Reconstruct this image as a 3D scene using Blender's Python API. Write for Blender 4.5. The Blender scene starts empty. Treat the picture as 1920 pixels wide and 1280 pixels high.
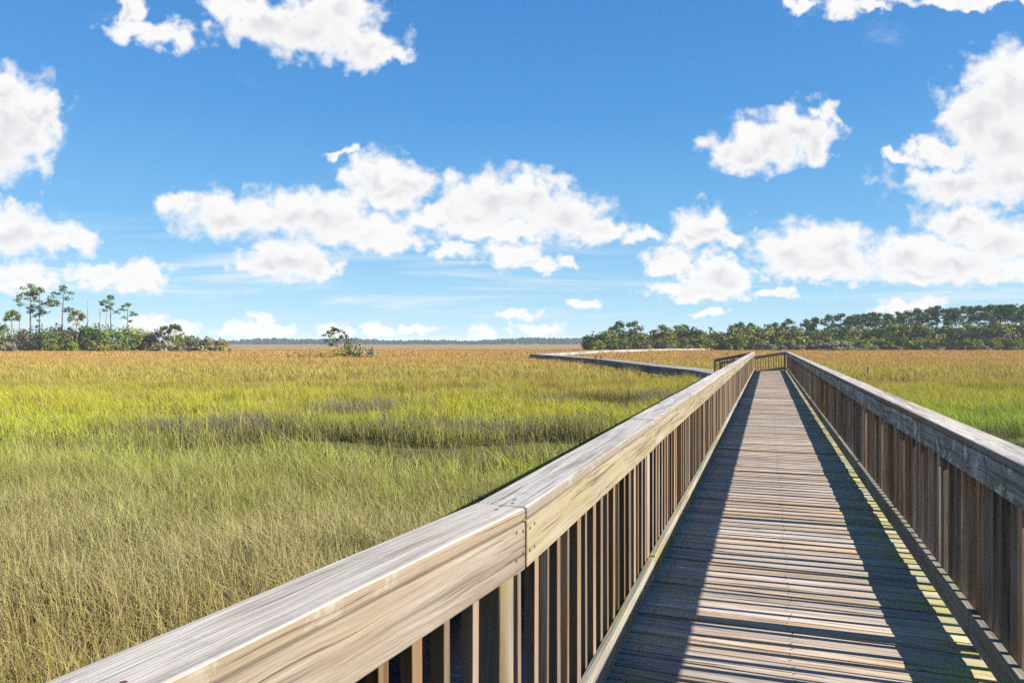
import bpy, math, random
import numpy as np
from mathutils import Vector, Matrix

rng = np.random.default_rng(11)
random.seed(5)
R = math.radians
scene = bpy.context.scene
col = scene.collection

# ------------------------------------------------------------------ numbers
F = 1343.0                      # focal length in photo pixels (1920 wide)
CAM_Z = 1.56
YAW = R(19.67)                  # heading of the boardwalk, to the right of the view
T = Vector((math.sin(YAW), math.cos(YAW), 0))
N = Vector((math.cos(YAW), -math.sin(YAW), 0))
YAW_A = R(26.0)                 # heading of the short near stretch
TA = Vector((math.sin(YAW_A), math.cos(YAW_A), 0))
NA = Vector((math.cos(YAW_A), -math.sin(YAW_A), 0))
L, RR = 0.685, 0.965            # clear deck to the left / right of the camera line
TOP = 1.068                     # top of the cap rail
FB = 0.885                      # underside of the fascia
D_END = 42.3
GROUND = -1.15
SUN_AZ, SUN_EL = R(107.8), math.atan(1 / 1.78)   # from the view direction towards the right

def P(d, x, z=0.0):
    v = T * d + N * x
    return Vector((v.x, v.y, z))

def px(u, dist):                # world x of a photo column at a distance
    return (u - 960.0) / F * dist

# ------------------------------------------------------------------ helpers
def tag(o, label=None, cat=None, group=None, kind=None):
    if label: o['label'] = label
    if cat: o['category'] = cat
    if group: o['group'] = group
    if kind: o['kind'] = kind
    return o

def empty(name, loc, rz=0.0):
    o = bpy.data.objects.new(name, None)
    o.empty_display_size = 0.2
    o.location = loc
    o.rotation_euler = (0, 0, rz)
    col.objects.link(o)
    return o

def copy_tree(o, parent=None):
    c = o.copy()
    col.objects.link(c)
    c.parent = parent
    for ch in list(o.children):
        copy_tree(ch, c)
    return c

class MB:
    """collects oriented timber boxes, tubes and leaf faces with a UV map and a random value per piece"""
    def __init__(self):
        self.v, self.f, self.uv, self.r = [], [], [], []

    def box(self, o, ax, ay, az, rnd=None, uvo=None):
        o, ax, ay, az = Vector(o), Vector(ax), Vector(ay), Vector(az)
        rnd = random.random() if rnd is None else rnd
        uo = random.uniform(0, 60) if uvo is None else uvo
        vo = random.uniform(0, 60)
        b = len(self.v)
        for k in range(8):
            self.v.append(o + ax * (k & 1) + ay * ((k >> 1) & 1) + az * ((k >> 2) & 1))
        lx, ly, lz = ax.length, ay.length, az.length
        quads = [((0, 2, 3, 1), 'xy', 0), ((4, 5, 7, 6), 'xy', 1), ((0, 1, 5, 4), 'xz', 2),
                 ((2, 6, 7, 3), 'xz', 3), ((0, 4, 6, 2), 'yz', 4), ((1, 3, 7, 5), 'yz', 5)]
        flip = ax.cross(ay).dot(az) < 0
        for q, pl, n in quads:
            uvs = []
            for k in q:
                x, y, z = (k & 1) * lx, ((k >> 1) & 1) * ly, ((k >> 2) & 1) * lz
                if pl == 'xy': uvs.append((uo + x, vo + y + n * .7))
                elif pl == 'xz': uvs.append((uo + x, vo + z + n * .7))
                else: uvs.append((uo + y * .3, vo + z + n * .7))
            q2 = [b + k for k in q]
            if flip: q2, uvs = q2[::-1], uvs[::-1]
            self.f.append(q2); self.uv.extend(uvs); self.r.append(rnd)

    def tube(self, pts, radii, n=7, rnd=None):
        rnd = random.random() if rnd is None else rnd
        base = len(self.v)
        for i, (p, r) in enumerate(zip(pts, radii)):
            p = Vector(p)
            d = (Vector(pts[min(i + 1, len(pts) - 1)]) - Vector(pts[max(i - 1, 0)])).normalized()
            a = d.cross(Vector((0.31, .95, 0.05))).normalized()
            b2 = d.cross(a)
            for k in range(n):
                t = 2 * math.pi * k / n
                self.v.append(p + (a * math.cos(t) + b2 * math.sin(t)) * r)
        for i in range(len(pts) - 1):
            for k in range(n):
                k2 = (k + 1) % n
                self.f.append([base + i * n + k, base + i * n + k2, base + (i + 1) * n + k2, base + (i + 1) * n + k])
                self.uv.extend([(i, k / n), (i, (k + 1) / n), (i + 1, (k + 1) / n), (i + 1, k / n)])
                self.r.append(rnd)
        e = base + (len(pts) - 1) * n
        self.f.append([e + k for k in range(n)])
        self.uv.extend([(0, 0)] * n); self.r.append(rnd)

    def leaf(self, p, nrm, size, rnd, asp=1.0, long_axis=None):
        nrm = Vector(nrm).normalized()
        a = Vector(long_axis) if long_axis is not None else nrm.cross(Vector((random.gauss(0, 1), random.gauss(0, 1), random.gauss(0, 1))))
        if a.length < 1e-4: a = nrm.orthogonal()
        a.normalize()
        b = nrm.cross(a).normalized()
        s1, s2 = size * asp, size
        base = len(self.v)
        p = Vector(p)
        j = lambda: random.uniform(.65, 1.2)
        self.v += [p - a * s1 * j() - b * s2 * .3 * j(), p + a * s1 * .2 - b * s2 * j(), p + a * s1 * j() + b * s2 * .2 * j(), p - a * s1 * .1 + b * s2 * j()]
        self.f.append([base, base + 1, base + 2, base + 3])
        self.uv.extend([(0, 0), (1, 0), (1, 1), (0, 1)]); self.r.append(rnd)

    def mesh(self, name, mat):
        me = bpy.data.meshes.new(name)
        me.from_pydata([tuple(v) for v in self.v], [], self.f)
        uvl = me.uv_layers.new(name='UVMap')
        uvl.data.foreach_set('uv', np.array(self.uv, dtype=np.float32).ravel())
        at = me.attributes.new('rnd', 'FLOAT', 'FACE')
        at.data.foreach_set('value', np.array(self.r, dtype=np.float32))
        me.materials.append(mat)
        me.update()
        return me

    def build(self, name, mat, parent=None, bevel=0.0):
        o = bpy.data.objects.new(name, self.mesh(name, mat))
        col.objects.link(o)
        o.parent = parent
        if bevel:
            m = o.modifiers.new('soft_edges', 'BEVEL')
            m.width = bevel; m.segments = 2; m.limit_method = 'ANGLE'
        return o

# ------------------------------------------------------------------ node helpers
class NT:
    def __init__(self, tree):
        self.t = tree
        self.l = tree.links
    def n(self, typ, **kw):
        nd = self.t.nodes.new(typ)
        for k, v in kw.items(): setattr(nd, k, v)
        return nd
    def _in(self, sock, v):
        if v is None: return
        if hasattr(v, 'is_output') or isinstance(v, bpy.types.NodeSocket): self.l.new(v, sock)
        else: sock.default_value = v
    def math(self, op, a, b=None, c=None, clamp=False):
        nd = self.n('ShaderNodeMath', operation=op, use_clamp=clamp)
        self._in(nd.inputs[0], a); self._in(nd.inputs[1], b); self._in(nd.inputs[2], c)
        return nd.outputs[0]
    def vmath(self, op, a, b=None, c=None):
        nd = self.n('ShaderNodeVectorMath', operation=op)
        self._in(nd.inputs[0], a); self._in(nd.inputs[1], b); self._in(nd.inputs[2], c)
        return nd.outputs['Value'] if op in ('LENGTH', 'DOT_PRODUCT', 'DISTANCE') else nd.outputs[0]
    def noise(self, vec, scale, detail=4, rough=.55, dist=0.0):
        nd = self.n('ShaderNodeTexNoise')
        self._in(nd.inputs['Vector'], vec)
        nd.inputs['Scale'].default_value = scale
        nd.inputs['Detail'].default_value = detail
        nd.inputs['Roughness'].default_value = rough
        nd.inputs['Distortion'].default_value = dist
        return nd.outputs['Fac']
    def ramp(self, fac, stops, interp='LINEAR'):
        nd = self.n('ShaderNodeValToRGB')
        cr = nd.color_ramp
        cr.interpolation = interp
        while len(cr.elements) < len(stops): cr.elements.new(0.5)
        for e, (p, c) in zip(cr.elements, stops):
            e.position = p
            e.color = (c, c, c, 1) if isinstance(c, (int, float)) else (*c, 1)
        self._in(nd.inputs[0], fac)
        return nd.outputs['Color']
    def mix(self, fac, a, b, mode='MIX'):
        nd = self.n('ShaderNodeMix', data_type='RGBA', blend_type=mode)
        self._in(nd.inputs[0], fac)
        self._in(nd.inputs[6], a if not isinstance(a, tuple) else (*a, 1)[:4])
        self._in(nd.inputs[7], b if not isinstance(b, tuple) else (*b, 1)[:4])
        return nd.outputs[2]
    def mapr(self, v, a, b, c=0.0, d=1.0, smooth=False):
        nd = self.n('ShaderNodeMapRange', interpolation_type='SMOOTHSTEP' if smooth else 'LINEAR')
        self._in(nd.inputs[0], v)
        for i, x in enumerate((a, b, c, d)): nd.inputs[i + 1].default_value = x
        return nd.outputs[0]

def new_mat(name):
    m = bpy.data.materials.new(name)
    m.use_nodes = True
    m.node_tree.nodes.clear()
    k = NT(m.node_tree)
    out = k.n('ShaderNodeOutputMaterial')
    return m, k, out

def bsdf(k, out, color, rough=.8, normal=None, spec=.3):
    b = k.n('ShaderNodeBsdfPrincipled')
    k._in(b.inputs['Base Color'], color)
    k._in(b.inputs['Roughness'], rough)
    b.inputs['Specular IOR Level'].default_value = spec
    if normal is not None: k.l.new(normal, b.inputs['Normal'])
    k.l.new(b.outputs[0], out.inputs['Surface'])
    return b

# ------------------------------------------------------------------ weathered timber
def timber(name, dark, mid, light, moss=0.0, moss_col=(.16, .19, .05), grey=0.35, grey_col=(.42, .41, .42), warm=0.0,
           warm_col=(.42, .2, .08), crack=.6, vary=.35, bump=.5, grain=1.0, lichen=0.0, stain=0.0, edge_moss=False, bare_edge=None, tone=.86):
    m, k, out = new_mat(name)
    uv = k.n('ShaderNodeUVMap').outputs[0]
    pos = k.n('ShaderNodeNewGeometry').outputs['Position']
    rnd = k.n('ShaderNodeAttribute', attribute_name='rnd').outputs['Fac']
    ornd = k.n('ShaderNodeObjectInfo').outputs['Random']
    rr = k.math('FRACT', k.math('ADD', rnd, k.math('MULTIPLY', ornd, 3.7)))
    off = k.vmath('MULTIPLY_ADD', uv, (1, 1, 1), k.n('ShaderNodeCombineXYZ').outputs[0])
    cmb = k.n('ShaderNodeCombineXYZ'); k.l.new(k.math('MULTIPLY', rr, 37.0), cmb.inputs[2])
    uvr = k.vmath('ADD', uv, cmb.outputs[0])
    def strip(sx, sy): return k.vmath('MULTIPLY', uvr, (sx, sy, 1.0))
    wav = k.noise(strip(1.3, 5), 1.0, 2, .5)
    cw = k.n('ShaderNodeCombineXYZ'); k.l.new(k.math('MULTIPLY', k.math('SUBTRACT', wav, .5), .05), cw.inputs[1])
    uvw = k.vmath('ADD', uvr, cw.outputs[0])
    g1 = k.noise(k.vmath('MULTIPLY', uvw, (1.1 * grain, 34 * grain, 1)), 1.0, 6, .62, .3)
    g2 = k.noise(k.vmath('MULTIPLY', uvw, (3.5 * grain, 150 * grain, 1)), 1.0, 4, .6)
    base = k.ramp(g1, [(.34, dark), (.47, mid), (.66, light)])
    base = k.mix(k.mapr(g2, .42, .62, .75, 0), base, k.mix(.55, base, dark), 'MIX')
    g3 = k.noise(k.vmath('MULTIPLY', uvw, (9 * grain, 300 * grain, 1)), 1.0, 3, .7)
    base = k.mix(k.mapr(g3, .35, .65, .45, 0), base, k.mix(.4, base, dark))
    big = k.noise(strip(.8, 3.5), 1.0, 3, .6)
    base = k.mix(k.mapr(big, .42, .66, 0, grey), base, grey_col)
    if warm:
        wn = k.noise(k.vmath('MULTIPLY', uvr, (.9, 4, 1)), 1.3, 3, .6)
        base = k.mix(k.mapr(wn, .45, .66, 0, warm), base, warm_col)
    cr = k.noise(k.vmath('MULTIPLY', uvw, (.75, 60, 1)), 1.0, 3, .7, .2)
    crk = k.mapr(cr, .61, .645, 0, crack)
    base = k.mix(crk, base, (.045, .032, .025))
    vor = k.n('ShaderNodeTexVoronoi', feature='F1')
    k.l.new(k.vmath('MULTIPLY', uvr, (1.6, 6.0, 1)), vor.inputs['Vector']); vor.inputs['Scale'].default_value = 1.0
    kn = k.mapr(vor.outputs['Distance'], .05, .11, .75, 0)
    base = k.mix(kn, base, (.09, .05, .03))
    if stain:      # streaks of dirt and bare brown wood that follow the grain
        sn = k.noise(k.vmath('MULTIPLY', uvw, (.55, 11, 1)), 1.0, 5, .7, .4)
        base = k.mix(k.mapr(sn, .5, .62, 0, stain), base, k.mix(.62, base, dark))
        sn2 = k.noise(k.vmath('MULTIPLY', uvw, (1.2, 16, 3)), 1.0, 5, .7, .4)
        base = k.mix(k.mapr(sn2, .56, .66, 0, stain * .8), base, light)
    if bare_edge:  # the sawn sides keep their brown, only the top face is bleached
        nz_ = k.n('ShaderNodeSeparateXYZ'); k.l.new(k.n('ShaderNodeNewGeometry').outputs['Normal'], nz_.inputs[0])
        base = k.mix(k.mapr(nz_.outputs[2], .55, .985, .9, 0), base, k.mix(.45, bare_edge, base, 'MULTIPLY'))
    if edge_moss:  # moss on the plank ends that stay damp along the right railing
        xo = k.vmath('DOT_PRODUCT', pos, tuple(N))
        em = k.math('MULTIPLY', k.mapr(xo, .55, .92, 0, .85), k.mapr(k.noise(pos, 5.0, 5, .65), .38, .58))
        base = k.mix(em, base, (.36, .36, .13))
    if moss:
        mn = k.noise(pos, 3.0, 5, .65)
        base = k.mix(k.mapr(mn, .42, .62, 0, moss), base, moss_col)
    if lichen:
        ln = k.noise(pos, 9.0, 6, .7)
        base = k.mix(k.mapr(ln, .55, .6, 0, lichen), base, (.5, .53, .5))
        ln2 = k.noise(pos, 6.0, 6, .75)
        base = k.mix(k.mapr(ln2, .58, .64, 0, lichen), base, (.05, .055, .05))
    hsv = k.n('ShaderNodeHueSaturation')
    k.l.new(base, hsv.inputs['Color'])
    k.l.new(k.mapr(rr, 0, 1, tone * (1 - vary), tone * (1 + vary)), hsv.inputs['Value'])
    k.l.new(k.mapr(k.math('FRACT', k.math('MULTIPLY', rr, 7.3)), 0, 1, .75, 1.3), hsv.inputs['Saturation'])
    hgt = k.math('SUBTRACT', k.math('ADD', k.math('MULTIPLY', g1, .6), k.math('MULTIPLY', g2, .4)), crk)
    bp = k.n('ShaderNodeBump'); bp.inputs['Strength'].default_value = bump; bp.inputs['Distance'].default_value = .006
    k.l.new(hgt, bp.inputs['Height'])
    bsdf(k, out, hsv.outputs[0], .85, bp.outputs[0], .2)
    return m

M = {}
M['deck'] = timber('deck_boards', (.13, .10, .078), (.40, .325, .255), (.58, .5, .42), grey=.4, grey_col=(.46, .39, .33), warm=.35,
                   warm_col=(.5, .33, .18), vary=.26, bump=1.0, crack=.8, edge_moss=True, stain=.3)
M['cap'] = timber('cap_rail_wood', (.19, .165, .14), (.40, .365, .325), (.50, .465, .425), grey=.5, grey_col=(.44, .42, .4), vary=.12,
                  crack=.8, bump=.9, lichen=.12, stain=.6, bare_edge=(.25, .195, .14))
M['fascia_near'] = timber('near_fascia_wood', (.06, .042, .028), (.18, .142, .103), (.255, .218, .168), grey=.55, grey_col=(.235, .205, .165), warm=.4,
                     warm_col=(.175, .105, .056), vary=.1, crack=.5, bump=.9, stain=.5, grain=1.5)
M['fascia'] = timber('fascia_wood', (.08, .06, .043), (.19, .162, .115), (.255, .23, .18), grey=.55, grey_col=(.235, .215, .18), warm=.35,
                     warm_col=(.19, .12, .065), moss=.3, moss_col=(.2, .185, .09), vary=.14, crack=.8, bump=.8, stain=.45)
M['fascia_grey'] = timber('fascia_lichen_wood', (.05, .052, .045), (.24, .24, .215), (.5, .49, .46), grey=.6, grey_col=(.42, .42, .42),
                          moss=.6, moss_col=(.12, .14, .07), vary=.12, lichen=.8, crack=.7, stain=.4)
M['kick'] = timber('bottom_rail_wood', (.1, .085, .06), (.225, .2, .145), (.3, .28, .215), moss=.5, moss_col=(.2, .195, .08), vary=.12, grey=.3, stain=.3)
M['picket'] = timber('picket_wood', (.075, .047, .03), (.145, .098, .066), (.2, .152, .112), warm=.7, warm_col=(.17, .08, .033), grey=.35,
                     grey_col=(.2, .165, .14), vary=.35, moss=.12)
M['picket_shade'] = timber('shade_lifted_picket_wood', (.1, .068, .05), (.3, .21, .155), (.46, .36, .28), warm=.75, warm_col=(.3, .13, .045), grey=.4,  # paler copy of the picket wood, colour lifted for the railing in shade
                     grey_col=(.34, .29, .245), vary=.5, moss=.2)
M['post'] = timber('post_wood', (.042, .031, .021), (.1, .077, .052), (.138, .115, .08), warm=.3, moss=.25, moss_col=(.18, .17, .06), vary=.18, warm_col=(.18, .09, .04))
M['shaded_side'] = timber('shade_tinted_side_boards', (.03, .026, .024), (.1, .09, .085), (.2, .19, .18), vary=.3, lichen=.4)  # sides turned from the sun; their shade is put into the colour
M['under'] = timber('underdeck_wood', (.05, .04, .03), (.14, .11, .085), (.22, .18, .15), vary=.2)
M['pale'] = timber('pale_far_boards', (.1, .08, .06), (.22, .185, .145), (.32, .28, .23), vary=.3)
M['greyrail'] = timber('grey_far_boards', (.1, .085, .075), (.25, .22, .2), (.4, .37, .36), vary=.25)

# ------------------------------------------------------------------ railings
def seg_frame(side, near):
    """a straight run of railing: start point, direction, outward normal, length"""
    if near:
        t, n = TA, NA
    else:
        t, n = T, N
    return t, n * side

JL = P(2.05, -L)                 # bend of the left railing
JR = P(1.93, RR)                 # bend of the right railing
JL.z = JR.z = 0

def make_railing(name, side, runs, pmat, post_ds, full_rng=100):
    """runs: list of (origin on the clear deck edge, t, outward n, s0, s1, post positions, board joints)"""
    root = empty(name, runs[-1][0])
    base = runs[-1][0]
    rest = MB()
    jobs = []
    for (o, t, n, s0, s1, posts, joints, fmat) in runs:
        o = o - base
        z = Vector((0, 0, 1))
        for s in posts:
            b = MB()
            b.box(o + t * (s - .045) + n * .040 - z * 1.9, z * (TOP - .04 + 1.9), t * .09, n * .09)
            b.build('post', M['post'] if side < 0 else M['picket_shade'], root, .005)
        js = sorted(joints)
        edges = [s0] + [j for j in js if s0 < j < s1] + [s1]
        for a, c in zip(edges[:-1], edges[1:]):
            g = .004
            dz = random.uniform(-.004, .004)
            b = MB(); b.box(o + t * (a + g * .5) - n * .001 + z * (TOP - .038 + dz * .5), t * (c - a - g), n * .17, z * .038)
            b.build('cap_rail', M['cap'], root, .009)
            b = MB(); b.box(o + t * (a + g) + z * (FB + dz), t * (c - a - 2 * g), n * .038, z * (TOP - .0385 - FB - .003))
            b.build('fascia_board', fmat, root, .005)
            b = MB(); b.box(o + t * (a + g) + n * .129 + z * (FB - .035), t * (c - a - 2 * g), n * .034, z * (TOP - .0385 - FB + .031))
            b.build('outer_rail', M['post'], root)
            b = MB(); b.box(o + t * (a + g) + z * (.045 + dz), t * (c - a - 2 * g), n * .038, z * .145)
            b.build('bottom_rail', M['kick'], root, .004)
        s = s0 + .07
        while s < s1 - .03:
            if all(abs(s - p) > .075 for p in posts):
                jobs.append(((o + base + t * s).y if (o + base + t * s).y > .3 else 60, o, t, n, s))
            s += .143
    jobs.sort(key=lambda j: j[0])
    z = Vector((0, 0, 1))
    def one(mb, o, t, n, s, w=.038):
        tw = random.uniform(-.006, .006)
        s = s + random.uniform(-.008, .008)
        mb.box(o + t * (s - .019) + n * (.039 + random.uniform(0, .004)) + z * .02, z * (TOP - .075 + random.uniform(-.01, .01)) + t * random.uniform(-.012, .012), t * random.uniform(.033, .039) + n * tw, n * .038 - t * tw)
    for i, (_, o, t, n, s) in enumerate(jobs):
        if i < full_rng:
            b = MB(); one(b, o, t, n, s); b.build('picket', pmat, root, .002)
        else:
            one(rest, o, t, n, s)
    if rest.f:
        tag(rest.build('picket', pmat, root), kind='stuff')
    return root

zero = Vector((0, 0, 0))
postsL = [0.045 + 2.55 * i for i in range(0, 16)]
postsR = [2.3 + 2.5 * i for i in range(-0, 16)]
lenB = D_END - 2.05
lenBR = D_END + 1.75 - 1.93
left = make_railing('boardwalk_railing', -1,
    [(JL, TA, -NA, -3.6, -.006, [-3.5, -.052], [], M['fascia_near']),
     (JL, T, -N, .0, lenB, [p for p in postsL if .1 < p < lenB] + [lenB - .06], [2.6 + 2.55 * i for i in range(16)], M['fascia'])], M['picket'], None)
tag(left, 'sunlit wooden railing left of the walkway, pale cap rail running from the bottom left corner', 'railing')
right = make_railing('boardwalk_railing', 1,
    [(JR, TA, NA, -3.4, -.01, [-3.2, -.9], [], M['fascia_grey']),
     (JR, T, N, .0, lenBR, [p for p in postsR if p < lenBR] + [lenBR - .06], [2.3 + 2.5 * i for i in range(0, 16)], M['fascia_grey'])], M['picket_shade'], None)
tag(right, 'shaded wooden railing right of the walkway with grey lichen covered fascia', 'railing')

# ------------------------------------------------------------------ main boardwalk
bw = empty('boardwalk', P(6, .14, 0))
tag(bw, 'long straight boardwalk of weathered planks striped by the shadows of the right railing', 'boardwalk')
B0 = Vector(bw.location)
dk = MB()
d = 2.03
zc = Vector((0, 0, 1))
W0, W1 = -L - .14, RR + .15
while d < D_END:
    w = .14
    jz = random.uniform(-.004, .003); tl = random.uniform(-.0035, .0035)
    sk = random.uniform(-.004, .004)
    dk.box(P(d, W0 + random.uniform(-.012, .012)) - B0 + zc * (-.036 + jz), N * (W1 - W0) + T * sk, T * (w - random.uniform(.004, .013)) + zc * tl, zc * .036)
    d += w + .0025
# near stretch, turned with the railing
s = .03
pl = P(2.03, W0); pr = P(2.03, W1)
o_near = JL - NA * .14
while s < 4.2:
    dk.box(o_near - TA * (s + .135) - B0 - zc * .036, NA * (W1 - W0), TA * .134, zc * .036)
    s += .1425
dk.build('deck', M['deck'], bw, .004)
for x in (W0 + .02, .1, W1 - .06):
    b = MB(); b.box(P(-1.6, x) - B0 - zc * .29, T * (D_END + 1.6), N * .05, zc * .25); b.build('stringer', M['under'], bw)
for i in range(15):
    for x in (W0 + .1, W1 - .3):
        b = MB(); b.box(P(1.2 + i * 2.9, x) - B0 - zc * 2.0, zc * 1.7, T * .17, N * .17); b.build('pile', M['under'], bw)
    b = MB(); b.box(P(1.2 + i * 2.9 - .055, W0) - B0 - zc * .5, N * (W1 - W0), T * .05, zc * .2); b.build('cross_beam', M['under'], bw)

nl = MB()
d = 2.03
def disc(mb, c, a, b_, r, up):
    base = len(mb.v)
    n_ = 7
    for kk in range(n_):
        th = 2 * math.pi * kk / n_
        mb.v.append(c + a * (math.cos(th) * r) + b_ * (math.sin(th) * r) + up)
    mb.v.append(c + up * 1.6)
    for kk in range(n_):
        mb.f.append([base + kk, base + (kk + 1) % n_, base + n_]); mb.uv.extend([(0, 0)] * 3); mb.r.append(.5)
while d < 16:
    for x in (W0 + .2, .12 + random.uniform(-.01, .01), W1 - .22):
        for q in (.035, .1):
            disc(nl, P(d + q + random.uniform(-.006, .006), x + random.uniform(-.012, .012)) - B0, T, N, .0055, zc * .0045)
    d += .1425
mm, kk_, oo_ = new_mat('rusty_nail')
bsdf(kk_, oo_, (.06, .035, .022, 1), .7)
M['nail'] = mm
tag(nl.build('nail', M['nail'], bw), kind='stuff')
def rail_screws(root, o, t, n, ss):
    o = o - Vector(root.location)
    sm = MB()
    for s_ in ss:
        for ds in (-.022, .024):
            disc(sm, o + t * (s_ + ds) + n * (.045 + random.uniform(-.006, .03)) + zc * TOP, t, n, .006, zc * .0012)
            disc(sm, o + t * (s_ + ds) + zc * (FB + .045 + random.uniform(-.008, .008)), t, zc, .0055, n * -.0014)
            disc(sm, o + t * (s_ + ds) + zc * (FB + .115 + random.uniform(-.008, .008)), t, zc, .0055, n * -.0014)
    tag(sm.build('screw', M['nail'], root), kind='stuff')
rail_screws(left, JL, TA, -NA, [-.052, -1.3, -2.4])
rail_screws(left, JL, T, -N, [.05] + [p for p in postsL if .1 < p < 13])
rail_screws(right, JR, T, N, [p for p in postsR if p < 13])

# ramp that leaves the far end to the left, with its two sloping rails
ramp = empty('boardwalk_ramp', P(43.2, 0, 0))
tag(ramp, 'short ramp with sloping rails turning left at the far end of the walkway', 'ramp')
Rm0 = Vector(ramp.location)
b = MB()
x = RR + .1
LOW = -.2
def ramp_z(x): return LOW * min(1, max(0, (RR - x) / 3.6))
while x > -2.7:
    b.box(P(D_END + .02, x - .138, ramp_z(x) - .04) - Rm0, T * 1.75, N * .134, zc * .036)
    x -= .142
b.build('deck', M['deck'], ramp)
def slope_rail(x0, x1, dd, drop, mat):
    n = int((x0 - x1) / .143)
    top = lambda x: TOP - drop * (x0 - x)
    c = MB(); c.box(P(dd, x0, top(x0) - .04) - Rm0, P(dd, x1, top(x1)) - P(dd, x0, top(x0)), T * .15, zc * .04); c.build('cap_rail', M['cap'] if mat is None else mat, ramp)
    c = MB(); c.box(P(dd, x0, top(x0) - .16) - Rm0, P(dd, x1, top(x1)) - P(dd, x0, top(x0)), T * .038, zc * .118); c.build('fascia_board', M['greyrail'], ramp)
    c = MB(); c.box(P(dd, x0, top(x0) - 1.0) - Rm0, P(dd, x1, top(x1)) - P(dd, x0, top(x0)), T * .038, zc * .14); c.build('bottom_rail', M['greyrail'], ramp)
    for i in range(n):
        x = x0 - .07 - i * .143
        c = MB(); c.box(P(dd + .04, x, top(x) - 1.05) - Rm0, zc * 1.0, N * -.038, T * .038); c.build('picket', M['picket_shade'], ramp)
    for x in (x0 - .05, (x0 + x1) / 2, x1 + .05):
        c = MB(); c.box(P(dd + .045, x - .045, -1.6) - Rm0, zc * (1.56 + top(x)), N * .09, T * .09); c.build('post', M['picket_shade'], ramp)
slope_rail(RR, -2.7, D_END + 1.78, .17, None)
slope_rail(-L - .1, -2.9, D_END - .1, .2, M['greyrail'])

# low boardwalk without rails, first stretch and the one coming back to the trees
def low_walk(name, pts, label, matd, mats):
    root = empty(name, pts[0])
    o = Vector(pts[0])
    for a, c in zip(pts[:-1], pts[1:]):
        a, c = Vector(a), Vector(c)
        t = (c - a).normalized(); n = Vector((t.y, -t.x, 0)); ln = (c - a).length
        b = MB()
        s = 0
        while s < ln:
            b.box(a - o + t * s - n * .85 + zc * random.uniform(-.004, .004) - zc * .04, n * 1.7, t * .27, zc * .04)
            s += .285
        b.build('deck', matd, root)
        for sd in (-1, 1):
            b = MB()
            s = 0
            while s < ln:
                l2 = min(3.0, ln - s)
                b.box(a - o + t * s + n * (.86 * sd - .02) - zc * .6, t * (l2 - .02), n * .04, zc * .55)
                s += 3.0
            b.build('side_board', mats, root)
        s = 1.5
        while s < ln:
            for sd in (-1, 1):
                b = MB(); b.box(a - o + t * s + n * (.7 * sd) - zc * 1.4, zc * 1.36, t * .16, n * .16); b.build('pile', M['under'], root)
            s += 4.0
    return root
pts1 = [(12.4, 42.2, LOW), (12.6, 47, LOW), (11.7, 56, LOW), (10.2, 79, LOW), (7.2, 98, LOW), (3.7, 114, LOW)]
lw = low_walk('low_boardwalk', pts1, '', M['greyrail'], M['shaded_side'])
tag(lw, 'low dark sided boardwalk curving left through the marsh beyond the railed walkway', 'boardwalk')
b = MB()
for i in (0, 1):
    b = MB(); b.box(Vector((10.1 - .85 + i * .75, 80 + i * .8, -.9)) - Vector(pts1[0]), zc * 1.1, (.2, 0, 0), (0, .2, 0)); b.build('post', M['under'], lw)
pts2 = [(3.7, 114.9, LOW), (9, 137, LOW), (24, 182, LOW), (50, 228, LOW), (74, 246, LOW)]
lw2 = low_walk('low_boardwalk', pts2, '', M['pale'], M['pale'])
tag(lw2, 'far pale boardwalk stretch running back right to the wooded shore', 'boardwalk')

# ------------------------------------------------------------------ marsh ground, creek
creek = [(-1.6, -3), (-1.1, 2.0), (-.75, 4.5), (-.1, 6.6), (1.8, 8.4), (5, 10), (9, 14), (12.0, 18.0), (17, 21), (30, 24.5), (60, 27)]
def dist_poly(X, Y, pts):
    dmin = np.full(X.shape, 1e9)
    for (x0, y0), (x1, y1) in zip(pts[:-1], pts[1:]):
        dx, dy = x1 - x0, y1 - y0
        t = np.clip(((X - x0) * dx + (Y - y0) * dy) / (dx * dx + dy * dy), 0, 1)
        dmin = np.minimum(dmin, np.hypot(X - x0 - t * dx, Y - y0 - t * dy))
    return dmin
gaps = [(-2.8, 17.2, 7.0, 2.0), (4.2, 31.0, 1.6, 2.4), (11.8, 18.6, 5.0, 2.3)]
def gap_field(X, Y):
    g = np.full(X.shape, 9.0)
    for cx, cy, rx, ry in gaps:
        g = np.minimum(g, np.hypot((X - cx) / rx, (Y - cy - .5 * np.sin(X * .9)) / ry))
    return g

nu = 261
tt = np.linspace(-1, 1, nu)
bb = math.asinh(4500 / 8.0)
gx = 8 * np.sinh(bb * tt)
gy = 12 + 8 * np.sinh(bb * tt)
GX, GY = np.meshgrid(gx, gy)
GZ = GROUND + .05 * np.sin(GX * .7 + 1.3 * np.sin(GY * .5)) * np.exp(-np.hypot(GX, GY) / 80)
cd = dist_poly(GX, GY, creek)
GZ -= .65 * np.clip(1.45 - cd, 0, 1) ** .8
gf = gap_field(GX, GY)
GZ -= .12 * np.clip(1.2 - gf, 0, 1)
verts = np.stack([GX, GY, GZ], -1).reshape(-1, 3)
idx = np.arange(nu * nu).reshape(nu, nu)
quads = np.stack([idx[:-1, :-1], idx[:-1, 1:], idx[1:, 1:], idx[1:, :-1]], -1).reshape(-1, 4)
me = bpy.data.meshes.new('ground')
me.vertices.add(len(verts)); me.vertices.foreach_set('co', verts.astype(np.float32).ravel())
me.loops.add(quads.size); me.loops.foreach_set('vertex_index', quads.astype(np.int32).ravel())
me.polygons.add(len(quads)); me.polygons.foreach_set('loop_start', np.arange(0, quads.size, 4, dtype=np.int32))
me.polygons.foreach_set('use_smooth', np.ones(len(quads), dtype=bool))
me.update()
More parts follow.
